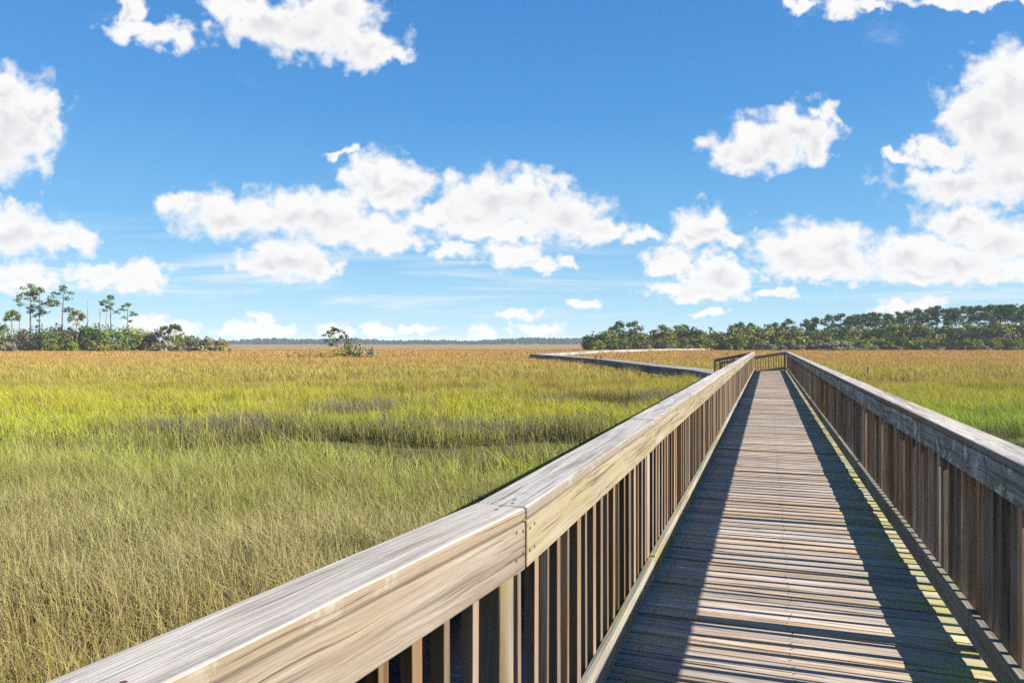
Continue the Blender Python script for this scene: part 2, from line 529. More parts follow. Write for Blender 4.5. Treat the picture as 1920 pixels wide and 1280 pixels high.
ground = bpy.data.objects.new('ground', me); col.objects.link(ground)
tag(ground, kind='structure')

# colour of the marsh as bands and patches of different plants, shared by grass and ground
def marsh_colour(k):
    pos = k.n('ShaderNodeNewGeometry').outputs['Position']
    sep = k.n('ShaderNodeSeparateXYZ'); k.l.new(pos, sep.inputs[0])
    flat = k.vmath('MULTIPLY', pos, (1, 1, 0))
    n1 = k.noise(k.vmath('MULTIPLY', flat, (.02, .05, 0)), 1.0, 4, .55)
    n2 = k.noise(flat, .35, 4, .6)
    yy = k.math('MAXIMUM', sep.outputs[1], 1.0)
    side = k.math('MULTIPLY', k.mapr(sep.outputs[0], 4, 9, 0, 1), k.math('MULTIPLY', k.mapr(sep.outputs[1], 13, 17, 0, 1), k.mapr(sep.outputs[1], 24, 31, 1, 0)))
    lg = k.math('LOGARITHM', yy, math.e)
    f = k.mapr(lg, math.log(3), math.log(300))
    f = k.math('ADD', f, k.math('MULTIPLY', k.math('SUBTRACT', n1, .5), .22))
    n3 = k.noise(flat, 1.7, 4, .65)
    f = k.math('ADD', f, k.math('MULTIPLY', k.math('SUBTRACT', n2, .5), .2))
    f = k.math('ADD', f, k.math('MULTIPLY', k.math('SUBTRACT', n3, .5), .12))
    c = k.ramp(f, [(0.0, (.245, .20, .06)), (.13, (.275, .235, .085)), (.21, (.30, .28, .12)), (.28, (.26, .27, .075)), (.36, (.265, .325, .03)),
                   (.47, (.36, .37, .025)), (.545, (.32, .31, .032)), (.59, (.27, .205, .04)), (.63, (.32, .285, .05)), (.70, (.35, .255, .055)), (.79, (.37, .23, .055)),
                   (.90, (.365, .21, .055)), (1.0, (.31, .195, .065))])
    c = k.mix(k.math('MULTIPLY', side, .9), c, (.20, .34, .03))
    # patches of last year's brown and of darker rush through the stand
    pb = k.noise(k.vmath('MULTIPLY', flat, (.22, .42, 0)), 1.0, 5, .65)
    c = k.mix(k.mapr(pb, .53, .68, 0, .7), c, (.20, .155, .06))
    pg = k.noise(k.vmath('MULTIPLY', pos, (.3, .6, 0)), 1.3, 5, .65)
    c = k.mix(k.mapr(pg, .55, .7, 0, .6), c, (.115, .15, .03))
    hv = k.n('ShaderNodeHueSaturation'); k.l.new(c, hv.inputs['Color']); hv.inputs['Value'].default_value = 1.0
    c = hv.outputs[0]
    return c, n1, n2, sep

m, k, out = new_mat('marsh_mud')
c, n1, n2, sep = marsh_colour(k)
pos = k.n('ShaderNodeNewGeometry').outputs['Position']
far = k.mapr(sep.outputs[1], 60, 170, 0, 1)
mud = k.ramp(k.noise(pos, 1.6, 6, .7), [(.3, (.018, .015, .011)), (.7, (.06, .048, .034))])
veg = k.mix(k.mapr(sep.outputs[1], 25, 60, .12, .75), mud, c)
streak = k.noise(k.vmath('MULTIPLY', pos, (.012, .06, 0)), 1.0, 5, .6)
c2 = k.mix(k.mapr(streak, .35, .65, 0, .45), c, (.25, .17, .05))
vfar = k.mapr(sep.outputs[1], 240, 500, 0, .8)
c2 = k.mix(vfar, c2, (.15, .115, .06))
bsdf(k, out, k.mix(far, veg, c2), .95, None, .05)
me.materials.append(m)

wm, k, out = new_mat('creek_water')
pos = k.n('ShaderNodeNewGeometry').outputs['Position']
bp = k.n('ShaderNodeBump'); bp.inputs['Strength'].default_value = .25; bp.inputs['Distance'].default_value = .02
k.l.new(k.noise(pos, 14, 3, .6), bp.inputs['Height'])
w = bsdf(k, out, (.012, .018, .03, 1), .06, bp.outputs[0], .5)
w.inputs['IOR'].default_value = 1.33
b = MB()
cp = [Vector((x, y, GROUND - .22)) for x, y in creek]
for a, c in zip(cp[:-1], cp[1:]):
    pass
vv, ff = [], []
for i, p in enumerate(cp):
    t = (cp[min(i + 1, len(cp) - 1)] - cp[max(i - 1, 0)]).normalized()
    n = Vector((t.y, -t.x, 0))
    vv += [p - n * 1.35, p + n * 1.35]
for i in range(len(cp) - 1): ff.append((2 * i, 2 * i + 1, 2 * i + 3, 2 * i + 2))
me = bpy.data.meshes.new('creek_water'); me.from_pydata([tuple(v) for v in vv], [], ff); me.materials.append(wm)
o = bpy.data.objects.new('creek_water', me); col.objects.link(o); tag(o, kind='structure')

# ------------------------------------------------------------------ marsh grass
def grass_points(y0, y1, dens, slope=.86, pad=4.0):
    area = slope * (y1 * y1 - y0 * y0) + 2 * pad * (y1 - y0)
    n = int(area * dens)
    wy = rng.uniform(0, 1, n)
    A, Bq = slope, 2 * pad
    tot = A * (y1 ** 2 - y0 ** 2) + Bq * (y1 - y0)
    cst = -(wy * tot + A * y0 ** 2 + Bq * y0)
    Y = (-Bq + np.sqrt(Bq * Bq - 4 * A * cst)) / (2 * A)
    X = rng.uniform(-1, 1, n) * (slope * Y + pad)
    return X, Y

lowpts = [(p[0], p[1]) for p in pts1 + pts2]
def keep_mask(X, Y):
    dd = X * T.x + Y * T.y
    xx = X * N.x + Y * N.y
    m = ~((xx > -1.55) & (xx < 1.5) & (dd > 1.5) & (dd < D_END + 2.2))
    rel = np.stack([X - JL.x, Y - JL.y], -1)
    sa = rel @ np.array([TA.x, TA.y]); xa = rel @ np.array([NA.x, NA.y])
    m &= ~((sa < .6) & (sa > -6) & (xa > -1.0) & (xa < 2.9))
    m &= ~((dd > D_END - .4) & (dd < D_END + 2.1) & (xx > -2.9) & (xx < 1.5))
    m &= dist_poly(X, Y, lowpts) > .88
    m &= dist_poly(X, Y, creek) > .95 + .25 * np.sin(X * 3 + Y * 2)
    return m

def vnoise(X, Y, s, seed):
    r = np.random.default_rng(seed)
    G = r.uniform(0, 1, (64, 64))
    x, y = X / s, Y / s
    i, j = np.floor(x).astype(int), np.floor(y).astype(int)
    fx, fy = x - i, y - j
    fx, fy = fx * fx * (3 - 2 * fx), fy * fy * (3 - 2 * fy)
    g = lambda a, b: G[a % 64, b % 64]
    return (g(i, j) * (1 - fx) + g(i + 1, j) * fx) * (1 - fy) + (g(i, j + 1) * (1 - fx) + g(i + 1, j + 1) * fx) * fy

allv, allt, allr, allq, alld = [], [], [], [], []
def blades(X, Y, width, height, spread, per=1):
    if per > 1:
        X = np.repeat(X, per) + rng.normal(0, spread, len(X) * per)
        Y = np.repeat(Y, per) + rng.normal(0, spread, len(Y) * per)
    mk = keep_mask(X, Y)
    X, Y = X[mk], Y[mk]
    n = len(X)
    g = gap_field(X, Y)
    ingap = g < 1.0
    # thin the bare patches
    kp = ~(ingap & (rng.uniform(0, 1, n) < .55))
    X, Y, g, ingap = X[kp], Y[kp], g[kp], ingap[kp]
    n = len(X)
    hz = .55 + .62 * vnoise(X, Y, 2.6, 3) * (.4 + vnoise(X, Y, .7, 4)) + .12 * vnoise(X, Y, 9, 6)
    H = height * hz * rng.uniform(.65, 1.2, n)
    H = np.where(ingap, H * rng.uniform(.12, .36, n), H)
    az = rng.uniform(0, 2 * np.pi, n)
    lean = np.abs(rng.normal(.4, .28, n))
    lx, ly = np.cos(az) * lean - .10, np.sin(az) * lean
    wd = width * rng.uniform(.6, 1.4, n)
    fa = rng.uniform(0, np.pi, n)
    wx, wy = np.cos(fa) * wd / 2, np.sin(fa) * wd / 2
    zb = np.full(n, GROUND - .08)
    base = np.stack([X, Y, zb], -1)
    mid = base + np.stack([lx * H * .28, ly * H * .28, H * .6], -1)
    tip = base + np.stack([lx * H, ly * H, H * (1 - .25 * lean)], -1)
    wv = np.stack([wx, wy, np.zeros(n)], -1)
    v = np.stack([base - wv, base + wv, mid + wv * .8, mid - wv * .8, tip], 1)
    allv.append(v.reshape(-1, 3))
    allt.append(np.tile(np.array([0, 0, .6, .6, 1.0]), n))
    allr.append(np.repeat(rng.uniform(0, 1, n), 5))
    dead = np.clip((1.5 - g) * 1.6, 0, 1) * rng.uniform(.35, 1, n)
    for cx_, cy_, rx_, ry_ in ((-8.6, 20.6, 3.8, 2.2), (-5.6, 26.8, 3.6, 3.0), (2.2, 31.5, 2.4, 2.2), (6.2, 31.5, 2.4, 2.2), (-1, 20.5, 6.5, 1.3)):
        q_ = np.hypot((X - cx_) / rx_, (Y - cy_) / ry_)
        dead = np.maximum(dead, np.clip(1.5 * (1 - q_), 0, 1) * (rng.uniform(0, 1, n) < .75) * 1.3)
    alld.append(np.repeat(dead, 5))

X, Y = grass_points(1.5, 13, 175); blades(X, Y, .0062, .80, .05, 6)
X, Y = grass_points(13, 45, 30); blades(X, Y, .0125, .82, .10, 6)
X, Y = grass_points(45, 120, 8); blades(X, Y, .032, .80, .25, 3)
X, Y = grass_points(120, 300, 3.6); blades(X, Y, .10, .72, .5, 1)
V = np.concatenate(allv).astype(np.float32)
nb = len(V) // 5
b5 = np.arange(nb, dtype=np.int32)[:, None] * 5
loops = np.concatenate([b5 + 0, b5 + 1, b5 + 2, b5 + 3, b5 + 3, b5 + 2, b5 + 4], 1).ravel()
starts = (np.arange(nb, dtype=np.int32)[:, None] * 7 + np.array([0, 4], dtype=np.int32)).ravel()
me = bpy.data.meshes.new('marsh_grass')
me.vertices.add(len(V)); me.vertices.foreach_set('co', V.ravel())
me.loops.add(len(loops)); me.loops.foreach_set('vertex_index', loops)
me.polygons.add(len(starts)); me.polygons.foreach_set('loop_start', starts)
for nm, arr in (('t', allt), ('rnd', allr), ('dead', alld)):
    at = me.attributes.new(nm, 'FLOAT', 'POINT'); at.data.foreach_set('value', np.concatenate(arr).astype(np.float32))
me.update()
print('grass blades', nb)
gm, k, out = new_mat('marsh_grass_blades')
c, n1, n2, sep = marsh_colour(k)
t_ = k.n('ShaderNodeAttribute', attribute_name='t').outputs['Fac']
r_ = k.n('ShaderNodeAttribute', attribute_name='rnd').outputs['Fac']
d_ = k.n('ShaderNodeAttribute', attribute_name='dead').outputs['Fac']
hs = k.n('ShaderNodeHueSaturation'); k.l.new(c, hs.inputs['Color'])
k.l.new(k.mapr(r_, 0, 1, .465, .53), hs.inputs['Hue'])
k.l.new(k.mapr(k.math('FRACT', k.math('MULTIPLY', r_, 17)), 0, 1, .6, 1.32), hs.inputs['Value'])
cc = k.mix(k.mapr(k.math('FRACT', k.math('MULTIPLY', r_, 5.3)), .70, .8, 0, .75), hs.outputs[0], (.34, .27, .15))
cc = k.mix(d_, cc, k.mix(k.mapr(d_, 1.05, 1.25), (.13, .11, .08), (.165, .145, .12)))
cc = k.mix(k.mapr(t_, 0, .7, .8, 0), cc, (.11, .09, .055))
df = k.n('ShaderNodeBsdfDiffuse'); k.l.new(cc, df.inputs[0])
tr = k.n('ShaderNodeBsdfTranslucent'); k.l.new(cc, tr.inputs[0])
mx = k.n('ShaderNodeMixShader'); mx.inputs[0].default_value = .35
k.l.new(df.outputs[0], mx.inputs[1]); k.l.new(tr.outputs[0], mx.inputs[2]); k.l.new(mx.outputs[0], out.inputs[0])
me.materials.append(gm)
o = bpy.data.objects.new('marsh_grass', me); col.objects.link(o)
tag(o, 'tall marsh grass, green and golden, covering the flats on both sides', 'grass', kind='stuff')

# ------------------------------------------------------------------ trees
def leaf_mat(name, cols, trans=.25):
    m, k, out = new_mat(name)
    r = k.n('ShaderNodeAttribute', attribute_name='rnd').outputs['Fac']
    orn = k.n('ShaderNodeObjectInfo').outputs['Random']
    c = k.ramp(r, [(i / (len(cols) - 1), x) for i, x in enumerate(cols)])
    hs = k.n('ShaderNodeHueSaturation'); k.l.new(c, hs.inputs['Color'])
    k.l.new(k.mapr(orn, 0, 1, .492, .51), hs.inputs['Hue'])
    k.l.new(k.mapr(k.math('FRACT', k.math('MULTIPLY', orn, 9.1)), 0, 1, .7, 1.15), hs.inputs['Value'])
    df = k.n('ShaderNodeBsdfDiffuse'); k.l.new(hs.outputs[0], df.inputs[0])
    tr = k.n('ShaderNodeBsdfTranslucent'); k.l.new(hs.outputs[0], tr.inputs[0])
    mx = k.n('ShaderNodeMixShader'); mx.inputs[0].default_value = trans
    k.l.new(df.outputs[0], mx.inputs[1]); k.l.new(tr.outputs[0], mx.inputs[2]); k.l.new(mx.outputs[0], out.inputs[0])
    return m
LM = {
    'olive': leaf_mat('olive_leaves', [(.06, .075, .012), (.16, .17, .03), (.32, .3, .06)]),
    'green': leaf_mat('green_leaves', [(.045, .08, .008), (.11, .165, .018), (.24, .29, .04)]),
    'dark': leaf_mat('dark_leaves', [(.014, .028, .007), (.045, .07, .014), (.125, .145, .036)]),
    'tan': leaf_mat('dry_tan_twigs', [(.2, .15, .1), (.31, .25, .17), (.43, .36, .26)]),
    'grey': leaf_mat('grey_scrub', [(.1, .1, .06), (.19, .19, .11), (.31, .3, .2)]),
    'brown': leaf_mat('brown_scrub', [(.07, .06, .022), (.15, .125, .045), (.27, .22, .09)]),
    'pine': leaf_mat('pine_needles', [(.022, .048, .014), (.055, .098, .026), (.125, .18, .048)]),
    'palm': leaf_mat('palm_fronds', [(.04, .06, .013), (.1, .13, .03), (.24, .25, .07)]),
    'deadfrond': leaf_mat('dead_fronds', [(.28, .2, .11), (.45, .35, .23)]),
    'far': leaf_mat('far_wood_leaves', [(.012, .022, .012), (.03, .042, .022), (.05, .065, .03)]),
}
m, k, out = new_mat('bark')
pos = k.n('ShaderNodeTexCoord').outputs['Object']
bsdf(k, out, k.ramp(k.noise(k.vmath('MULTIPLY', pos, (4, 4, .8)), 1.5, 5, .7), [(.3, (.03, .023, .018)), (.7, (.12, .09, .07))]), .95)
M['bark'] = m
m, k, out = new_mat('grey_dead_wood')
pos = k.n('ShaderNodeTexCoord').outputs['Object']
bsdf(k, out, k.ramp(k.noise(k.vmath('MULTIPLY', pos, (4, 4, .8)), 1.5, 5, .7), [(.3, (.1, .09, .085)), (.7, (.28, .26, .25))]), .95)
M['deadwood'] = m

def rand_dir():
    v = Vector((random.gauss(0, 1), random.gauss(0, 1), random.gauss(0, 1)))
    return v.normalized()

def puff(mb, c, r, n, size, flat=1.0, up=.35):
    """a clump of leaf sprays through the volume of an uneven ball"""
    c = Vector(c)
    tone = random.random()
    for _ in range(n):
        dv = rand_dir()
        rad = r * (random.random() ** .42) * random.uniform(.8, 1.12)
        p = c + Vector((dv.x, dv.y, dv.z * flat)) * rad
        nrm = dv + rand_dir() * .7 + Vector((0, 0, up))
        mb.leaf(p, nrm, size * random.uniform(.5, 1.3), min(1, max(0, .5 * tone + .5 * random.random())), random.uniform(.8, 1.6))

def make_shrub(name, w, h, kind, n_puff=9, dens=70, size=.3, trunk=True):
    root = empty(name, (0, 0, 0))
    cm = MB()
    for i in range(n_puff):
        a = random.uniform(0, 2 * math.pi)
        q = random.random() ** .6
        x, y = math.cos(a) * q * w * .36, math.sin(a) * q * w * .3
        hz = h * (random.uniform(.25, .80) - .28 * q * q)
        rr = random.uniform(.16, .27) * min(w, h * 1.25)
        puff(cm, (x, y, max(hz, rr * .6)), rr, dens, size, .85)
    for i in range(5):
        puff(cm, (random.uniform(-.42, .42) * w, random.uniform(-.25, .25) * w, h * .13), h * .17, dens // 2, size, .8)
    for i in range(14):     # ragged shoots on the outline
        a = random.uniform(0, 2 * math.pi); q = random.random()
        puff(cm, (math.cos(a) * q * w * .42, math.sin(a) * q * w * .3, h * (1.0 - .4 * q) * random.uniform(.85, 1.05)), h * .05, 7, size * .8, 1.2)
    cm.build('crown', LM[kind], root)
    tm = MB()
    for i in range(4):
        a = random.uniform(0, 6.28)
        tm.tube([(random.uniform(-.1, .1) * w, 0, -.3), (math.cos(a) * .1 * w, math.sin(a) * .1 * w, h * .3), (math.cos(a) * .25 * w, math.sin(a) * .2 * w, h * .7)],
                [.1, .08, .03], 5)
    tm.build('trunk', M['bark'] if kind not in ('tan', 'grey') else M['deadwood'], root)
    return root

def make_pine(name, h, spread, n_limb, bare=.62, dens=45, sz=.26, lean=0.0, flatcrown=.55, kind='pine'):
    root = empty(name, (0, 0, 0))
    tm, cm = MB(), MB()
    k = 7
    pts = [(lean * (i / k) ** 2 + random.uniform(-.1, .1) * (i > 0), random.uniform(-.1, .1) * (i > 0), h * .97 * i / k - (.4 if i == 0 else 0)) for i in range(k + 1)]
    tm.tube(pts, [.24 * (1 - .75 * i / k) * h / 17 for i in range(k + 1)], 7)
    for i in range(n_limb):
        f = bare + (1 - bare) * (i + random.random() * .6) / n_limb
        a = random.uniform(0, 2 * math.pi)
        ln = spread * (.55 + .45 * math.sin(math.pi * min(1, (f - bare) / (1 - bare) + .12))) * random.uniform(.5, 1.1)
        if f > .93: ln *= .35
        bx = lean * f * f
        e = Vector((bx + math.cos(a) * ln, math.sin(a) * ln, h * f + ln * random.uniform(.05, .35)))
        m_ = Vector((bx + math.cos(a) * ln * .5, math.sin(a) * ln * .5, h * f + ln * .04))
        tm.tube([(bx, 0, h * f - .1), m_, e], [.07, .05, .02], 5)
        puff(cm, e, random.uniform(.65, 1.15) * spread * .36, dens, sz, flatcrown)
        if random.random() < .6:
            puff(cm, m_ + Vector((random.uniform(-.4, .4), random.uniform(-.4, .4), .35)), spread * .24, dens // 2, sz, flatcrown)
    puff(cm, (lean, 0, h * .985), spread * .35, dens, sz, flatcrown)
    tm.build('trunk', M['bark'], root)
    cm.build('crown', LM[kind], root)
    return root

def make_snag(name, h):
    root = empty(name, (0, 0, 0))
    tm = MB()
    tm.tube([(0, 0, -.4), (.05, 0, h * .4), (-.05, .03, h * .75), (.02, 0, h)], [.26, .2, .14, .05], 7)
    tm.build('trunk', M['deadwood'], root)
    bm = MB()
    for i in range(6):
        f = random.uniform(.4, .9); a = random.uniform(0, 6.28); ln = random.uniform(.3, 1.0)
        bm.tube([(0, 0, h * f), (math.cos(a) * ln, math.sin(a) * ln, h * f + ln * .4)], [.06, .02], 5)
    bm.build('branch', M['deadwood'], root)
    return root

def make_palm(name, h, fr, n=34, skirt=True):
    root = empty(name, (0, 0, 0))
    tm = MB()
    tm.tube([(0, 0, -.4), (.1, 0, h * .5), (.15, 0, h)], [.24, .2, .22], 8)
    tm.build('trunk', M['deadwood'], root)
    cm = MB()
    for i in range(n):
        a = random.uniform(0, 6.28); el = random.uniform(-.35, 1.35)
        dv = Vector((math.cos(a) * math.cos(el), math.sin(a) * math.cos(el), math.sin(el)))
        p = Vector((.15, 0, h))
        tone = random.random()
        for s in range(6):       # costapalmate fan: a fold of narrow blades
            q = dv + rand_dir() * .28
            q.normalize()
            e = p + q * fr * random.uniform(.65, 1.0) + Vector((0, 0, -.18 * fr))
            mid_ = p + q * fr * .5
            cm.leaf(mid_ + q * fr * .22, rand_dir(), .09 * fr, .4 * tone + .6 * random.random(), 4.2, q)
    cm.build('crown', LM['palm'], root)
    if skirt:
        sm = MB()
        for i in range(60):
            a = random.uniform(0, 6.28)
            q = Vector((math.cos(a) * .5, math.sin(a) * .5, -1)).normalized()
            sm.leaf(Vector((.15, 0, h - .2)) + q * fr * random.uniform(.2, .75), rand_dir(), .08 * fr, random.random(), 4.0, q)
        sm.build('dead_fronds', LM['deadfrond'], root)
    return root

used = set()
def put(proto, u, dist, scale, label, cat, group=None, rz=None, z=GROUND, sx=1.0):
    if proto.name in used:
        o = copy_tree(proto)
    else:
        o = proto; used.add(proto.name)
    o.location = (px(u, dist), dist, z)
    o.rotation_euler = (0, 0, random.uniform(0, 6.28) if rz is None else rz)
    o.scale = (scale * sx, scale * sx, scale)
    tag(o, label, cat, group)
    return o

def hgt(ytop, dist):            # height over the ground for a photo row
    return (643 - ytop) / F * dist + CAM_Z - GROUND

# --- left shore
DL = 225
pine_l = [
    (57, 534, 4.2, 17, .50, 0.0, 'tall full crowned pine, leftmost of the pines above the left shore'),
    (73, 539, 3.4, 12, .58, 0.3, 'tall pine close to the leftmost pine, crown touching its neighbour'),
    (116, 537, 4.4, 11, .60, 0.8, 'tall sparse pine with flat top and wide thin right branches on the left shore'),
    (208, 554, 3.4, 9, .66, 0.0, 'slender pine right of the bare snags on the left shore'),
    (236, 569, 3.0, 7, .60, 0.9, 'smallest and rightmost of the left shore pines, leaning right'),
]
for u, yt, sp, nl, br, ln, lab in pine_l:
    p = make_pine('pine_tree', hgt(yt, DL), sp, nl, br, 40, .24, ln)
    put(p, u, DL, 1, lab, 'pine', 'pines on the left shore', rz=0)
for u, yt, lab in [(164.5, 560, 'tallest bare grey snag between the pines on the left shore'), (187.5, 576, 'thin middle snag left of the slender pine on the left shore'),
                   (199, 581, 'short bare snag touching the slender pine on the left shore'), (37, 575, 'faint thin snag left of the leftmost pine')]:
    p = make_snag('dead_tree', hgt(yt, DL))
    put(p, u, DL - 1, 1, lab, 'dead tree', 'bare snags on the left shore')
p = make_palm('palm_tree', hgt(597, DL - 6), 2.6); put(p, 145, DL - 6, 1, 'cabbage palm with hanging dead fronds and pale trunk on the left shore', 'palm')
p = make_palm('palm_tree', hgt(596, DL - 6), 2.4, skirt=False); put(p, 23, DL - 6, 1, 'green cabbage palm near the left edge, above the dry tan bush', 'palm')
p = make_palm('palm_tree', hgt(622, DL - 8), 1.9, skirt=False); put(p, 307, DL - 8, 1, 'small dark palm near the right end of the left shore scrub', 'palm')
p = make_palm('palm_tree', hgt(620, DL - 8), 2.2, skirt=False); put(p, 327, DL - 8, 1, 'small spiky palm, second from the right end of the left shore scrub', 'palm')

left_shrubs = [
    (6, 52, 600, 'olive', 'olive bush at the left edge of the picture'),
    (40, 38, 614, 'tan', 'dry tan leafless bush beside the left edge palm'),
    (72, 62, 600, 'dark', 'dark bush under the two leftmost pines'),
    (103, 52, 603, 'olive', 'olive bush under the flat topped pine'),
    (132, 44, 612, 'brown', 'brownish bush left of the palm with dead fronds'),
    (160, 44, 606, 'dark', 'dark bush right of the palm with dead fronds'),
    (186, 60, 600, 'green', 'bright green bush under the bare snags'),
    (233, 74, 606, 'green', 'broad rounded green bush under the rightmost left shore pine'),
    (266, 46, 614, 'olive', 'olive bush right of the broad rounded green bush'),
    (292, 50, 615, 'brown', 'brown bush left of the small dark palm'),
    (338, 60, 620, 'olive', 'low olive bush below the small spiky palm'),
    (362, 40, 626, 'grey', 'grey leafless bush right of the small spiky palm'),
    (388, 40, 630, 'grey', 'thin grey bush near the tip of the left shore'),
    (412, 36, 634, 'brown', 'last low bush at the tip of the left shore'),
    (110, 60, 630, 'green', 'low green bush in front of the olive bush under the flat topped pine'),
    (12, 44, 640, 'grey', 'low pale grey bush at the left edge, in front of the olive bush'),
    (200, 70, 634, 'olive', 'low olive bush in front of the bright green one on the left shore'),
    (310, 60, 638, 'grey', 'low grey bush at the water edge below the small dark palm'),
]
for u, wpx, yt, kd, lab in left_shrubs:
    dd = DL - 3 - (8 if yt > 624 else 0) - random.uniform(0, 2)
    h = hgt(yt, dd); w = wpx / F * dd
    p = make_shrub('shrub', w * 1.3, h, kd, 17, 110, .26)
    put(p, u, dd, 1, lab, 'shrub', 'shrubs on the left shore', rz=0)

# --- islet tree in the left marsh
DI = 118
p = make_pine('windblown_tree', hgt(617, DI), 2.5, 9, .42, 17, .19, -.8, .5, 'dark'); put(p, 634, DI, 1, 'small windblown dark tree alone in the marsh left of centre', 'tree', rz=.3)
for u, w, h, kd, lab in [(640, 6.5, 1.9, 'dark', 'low dark spreading bush at the foot of the lone marsh tree'), (672, 4.2, 2.9, 'grey', 'pale grey twiggy bush right of the lone marsh tree'),
                         (695, 3.6, 2.2, 'grey', 'outermost pale bush right of the lone marsh tree'), (580, 9.0, 1.65, 'brown', 'low brown mat of scrub left of the lone marsh tree'),
                         (657, 4.6, 3.4, 'olive', 'leafy olive bush behind the lone marsh tree')]:
    p = make_shrub('shrub', w, h, kd, 8, 34, .13)
    put(p, u, DI - 3 + random.uniform(-2, 3), 1, lab, 'shrub', 'scrub around the lone marsh tree', rz=0)

# --- right shore: a belt of scrub with pines behind it
DRS = 252
protos = {}
for kd in ('olive', 'green', 'dark', 'brown', 'grey'):
    protos[kd] = [make_shrub('shrub', 8.4, 6.6, kd, 14, 90, .29) for _ in range(3)]
lab_k = {'olive': 'olive bush in the scrub belt along the right shore', 'green': 'bright green bush in the scrub belt along the right shore',
         'dark': 'dark bush in the scrub belt along the right shore', 'brown': 'brown bush in the scrub belt along the right shore',
         'grey': 'pale grey bush at the foot of the right shore scrub'}
def prof(u, pts):
    return float(np.interp(u, [p[0] for p in pts], [p[1] for p in pts]))
scrub_top = [(1100, 638), (1115, 620), (1150, 617), (1200, 618), (1240, 617), (1290, 613), (1330, 615), (1380, 612), (1440, 613), (1500, 612), (1560, 612),
             (1620, 610), (1680, 606), (1720, 602), (1780, 608), (1820, 604), (1880, 602), (1930, 605), (2300, 604)]
u = 1112
i = 0
kinds = ['dark', 'olive', 'dark', 'olive', 'green', 'dark', 'green', 'brown', 'dark', 'olive', 'green', 'dark', 'olive', 'dark', 'brown', 'olive', 'dark', 'green', 'brown', 'dark']
while u < 2090:
    kd = kinds[i % len(kinds)]
    yt = prof(u, scrub_top) + random.uniform(-4, 8)
    dd = DRS + random.uniform(-3, 6)
    sc = hgt(yt, dd) / 6.6
    put(random.choice(protos[kd]), u, dd, sc, lab_k[kd], 'shrub', kd + ' shrubs of the right shore', sx=random.uniform(.95, 1.2))
    u += random.uniform(8, 13)
    i += 1
u = 1120
while u < 2080:               # lower, lighter bushes in front
    kd = random.choice(['olive', 'green', 'dark', 'brown', 'olive'])
    yt = random.uniform(628, 638)
    dd = DRS - 10 + random.uniform(-2, 2)
    put(random.choice(protos[kd]), u, dd, hgt(yt, dd) / 6.6, lab_k[kd], 'shrub', kd + ' shrubs of the right shore', sx=random.uniform(1.1, 1.5))
    u += random.uniform(12, 20)
for u, yt in [(1545, 640), (1570, 636), (1592, 642), (1615, 644), (1500, 645), (1290, 646), (1640, 646), (1680, 647), (1760, 648), (1850, 647), (1900, 648), (1255, 642), (1215, 645), (1440, 642), (1465, 646)]:
    dd = DRS - 14
    put(random.choice(protos['grey']), u, dd, hgt(yt, dd) / 6.6, lab_k['grey'], 'shrub', 'grey shrubs of the right shore', sx=1.7)

pp = [make_pine('pine_tree', 15.5, 4.3, 17, .64, 46, .27, random.uniform(-.6, .6), .6) for _ in range(4)] + [make_pine('pine_tree', 15.5, 3.8, 12, .6, 46, .27, .7, .6) for _ in range(3)]
pine_top = [(1150, 604), (1200, 606), (1260, 613), (1400, 606), (1480, 600), (1515, 598), (1550, 592), (1585, 592), (1620, 589), (1680, 588), (1715, 584), (1760, 577), (1800, 575), (1850, 577), (1890, 573), (1930, 577), (2100, 578)]
smalls = [(1162, 604, 'round topped pine above the left end of the right shore scrub'), (1190, 603, 'forked looking pine second from the left end of the right shore'),
          (1240, 611, 'small pine above the scrub behind the curving low boardwalk'), (1280, 609, 'broad low pine above the middle of the right shore scrub, left of the walkway'),
          (1388, 605, 'pine crown just left of the far end of the left railing'), (1410, 607, 'pine crown right above the far end of the left railing'),
          (1455, 606, 'pine crown above the far end of the walkway'), (1479, 600, 'pine standing over the far corner of the right railing'),
          (1512, 600, 'slim pine right of the far corner of the right railing'), (1532, 596, 'pine left of the long pine row on the right shore'),
          (1553, 591, 'pine at the left end of the long pine row on the right shore')]
for u, yt, lab in smalls:
    dd = DRS + 14 + random.uniform(-4, 4)
    h = hgt(yt, dd)
    p = make_pine('pine_tree', h * .98, 3.9, 16, .42, 46, .27, random.uniform(-.4, .4), .75)
    put(p, u, dd, 1, lab, 'pine', 'scattered pines of the right shore')
u = 1575
while u < 2090:
    yt = prof(u, pine_top) + random.uniform(-3, 5)
    dd = DRS + 16 + random.uniform(-5, 9)
    put(random.choice(pp), u, dd, hgt(yt, dd) / 15.5, 'tall bare stemmed pine in the long row behind the right shore scrub', 'pine', 'pine row of the right shore', sx=random.uniform(.85, 1.15))
    u += random.uniform(8, 15)

# small stub in the golden grass
b = MB(); b.tube([(0, 0, -.5), (.02, 0, .5), (.05, .02, .95)], [.09, .08, .06], 8)
b.tube([(.02, 0, .6), (.2, .05, .85)], [.05, .03], 6)
o = b.build('stump', M['under']); o.location = (px(1627, 50), 50, GROUND + .1)
tag(o, 'small dark stub poking out of the golden grass right of the walkway', 'stump')

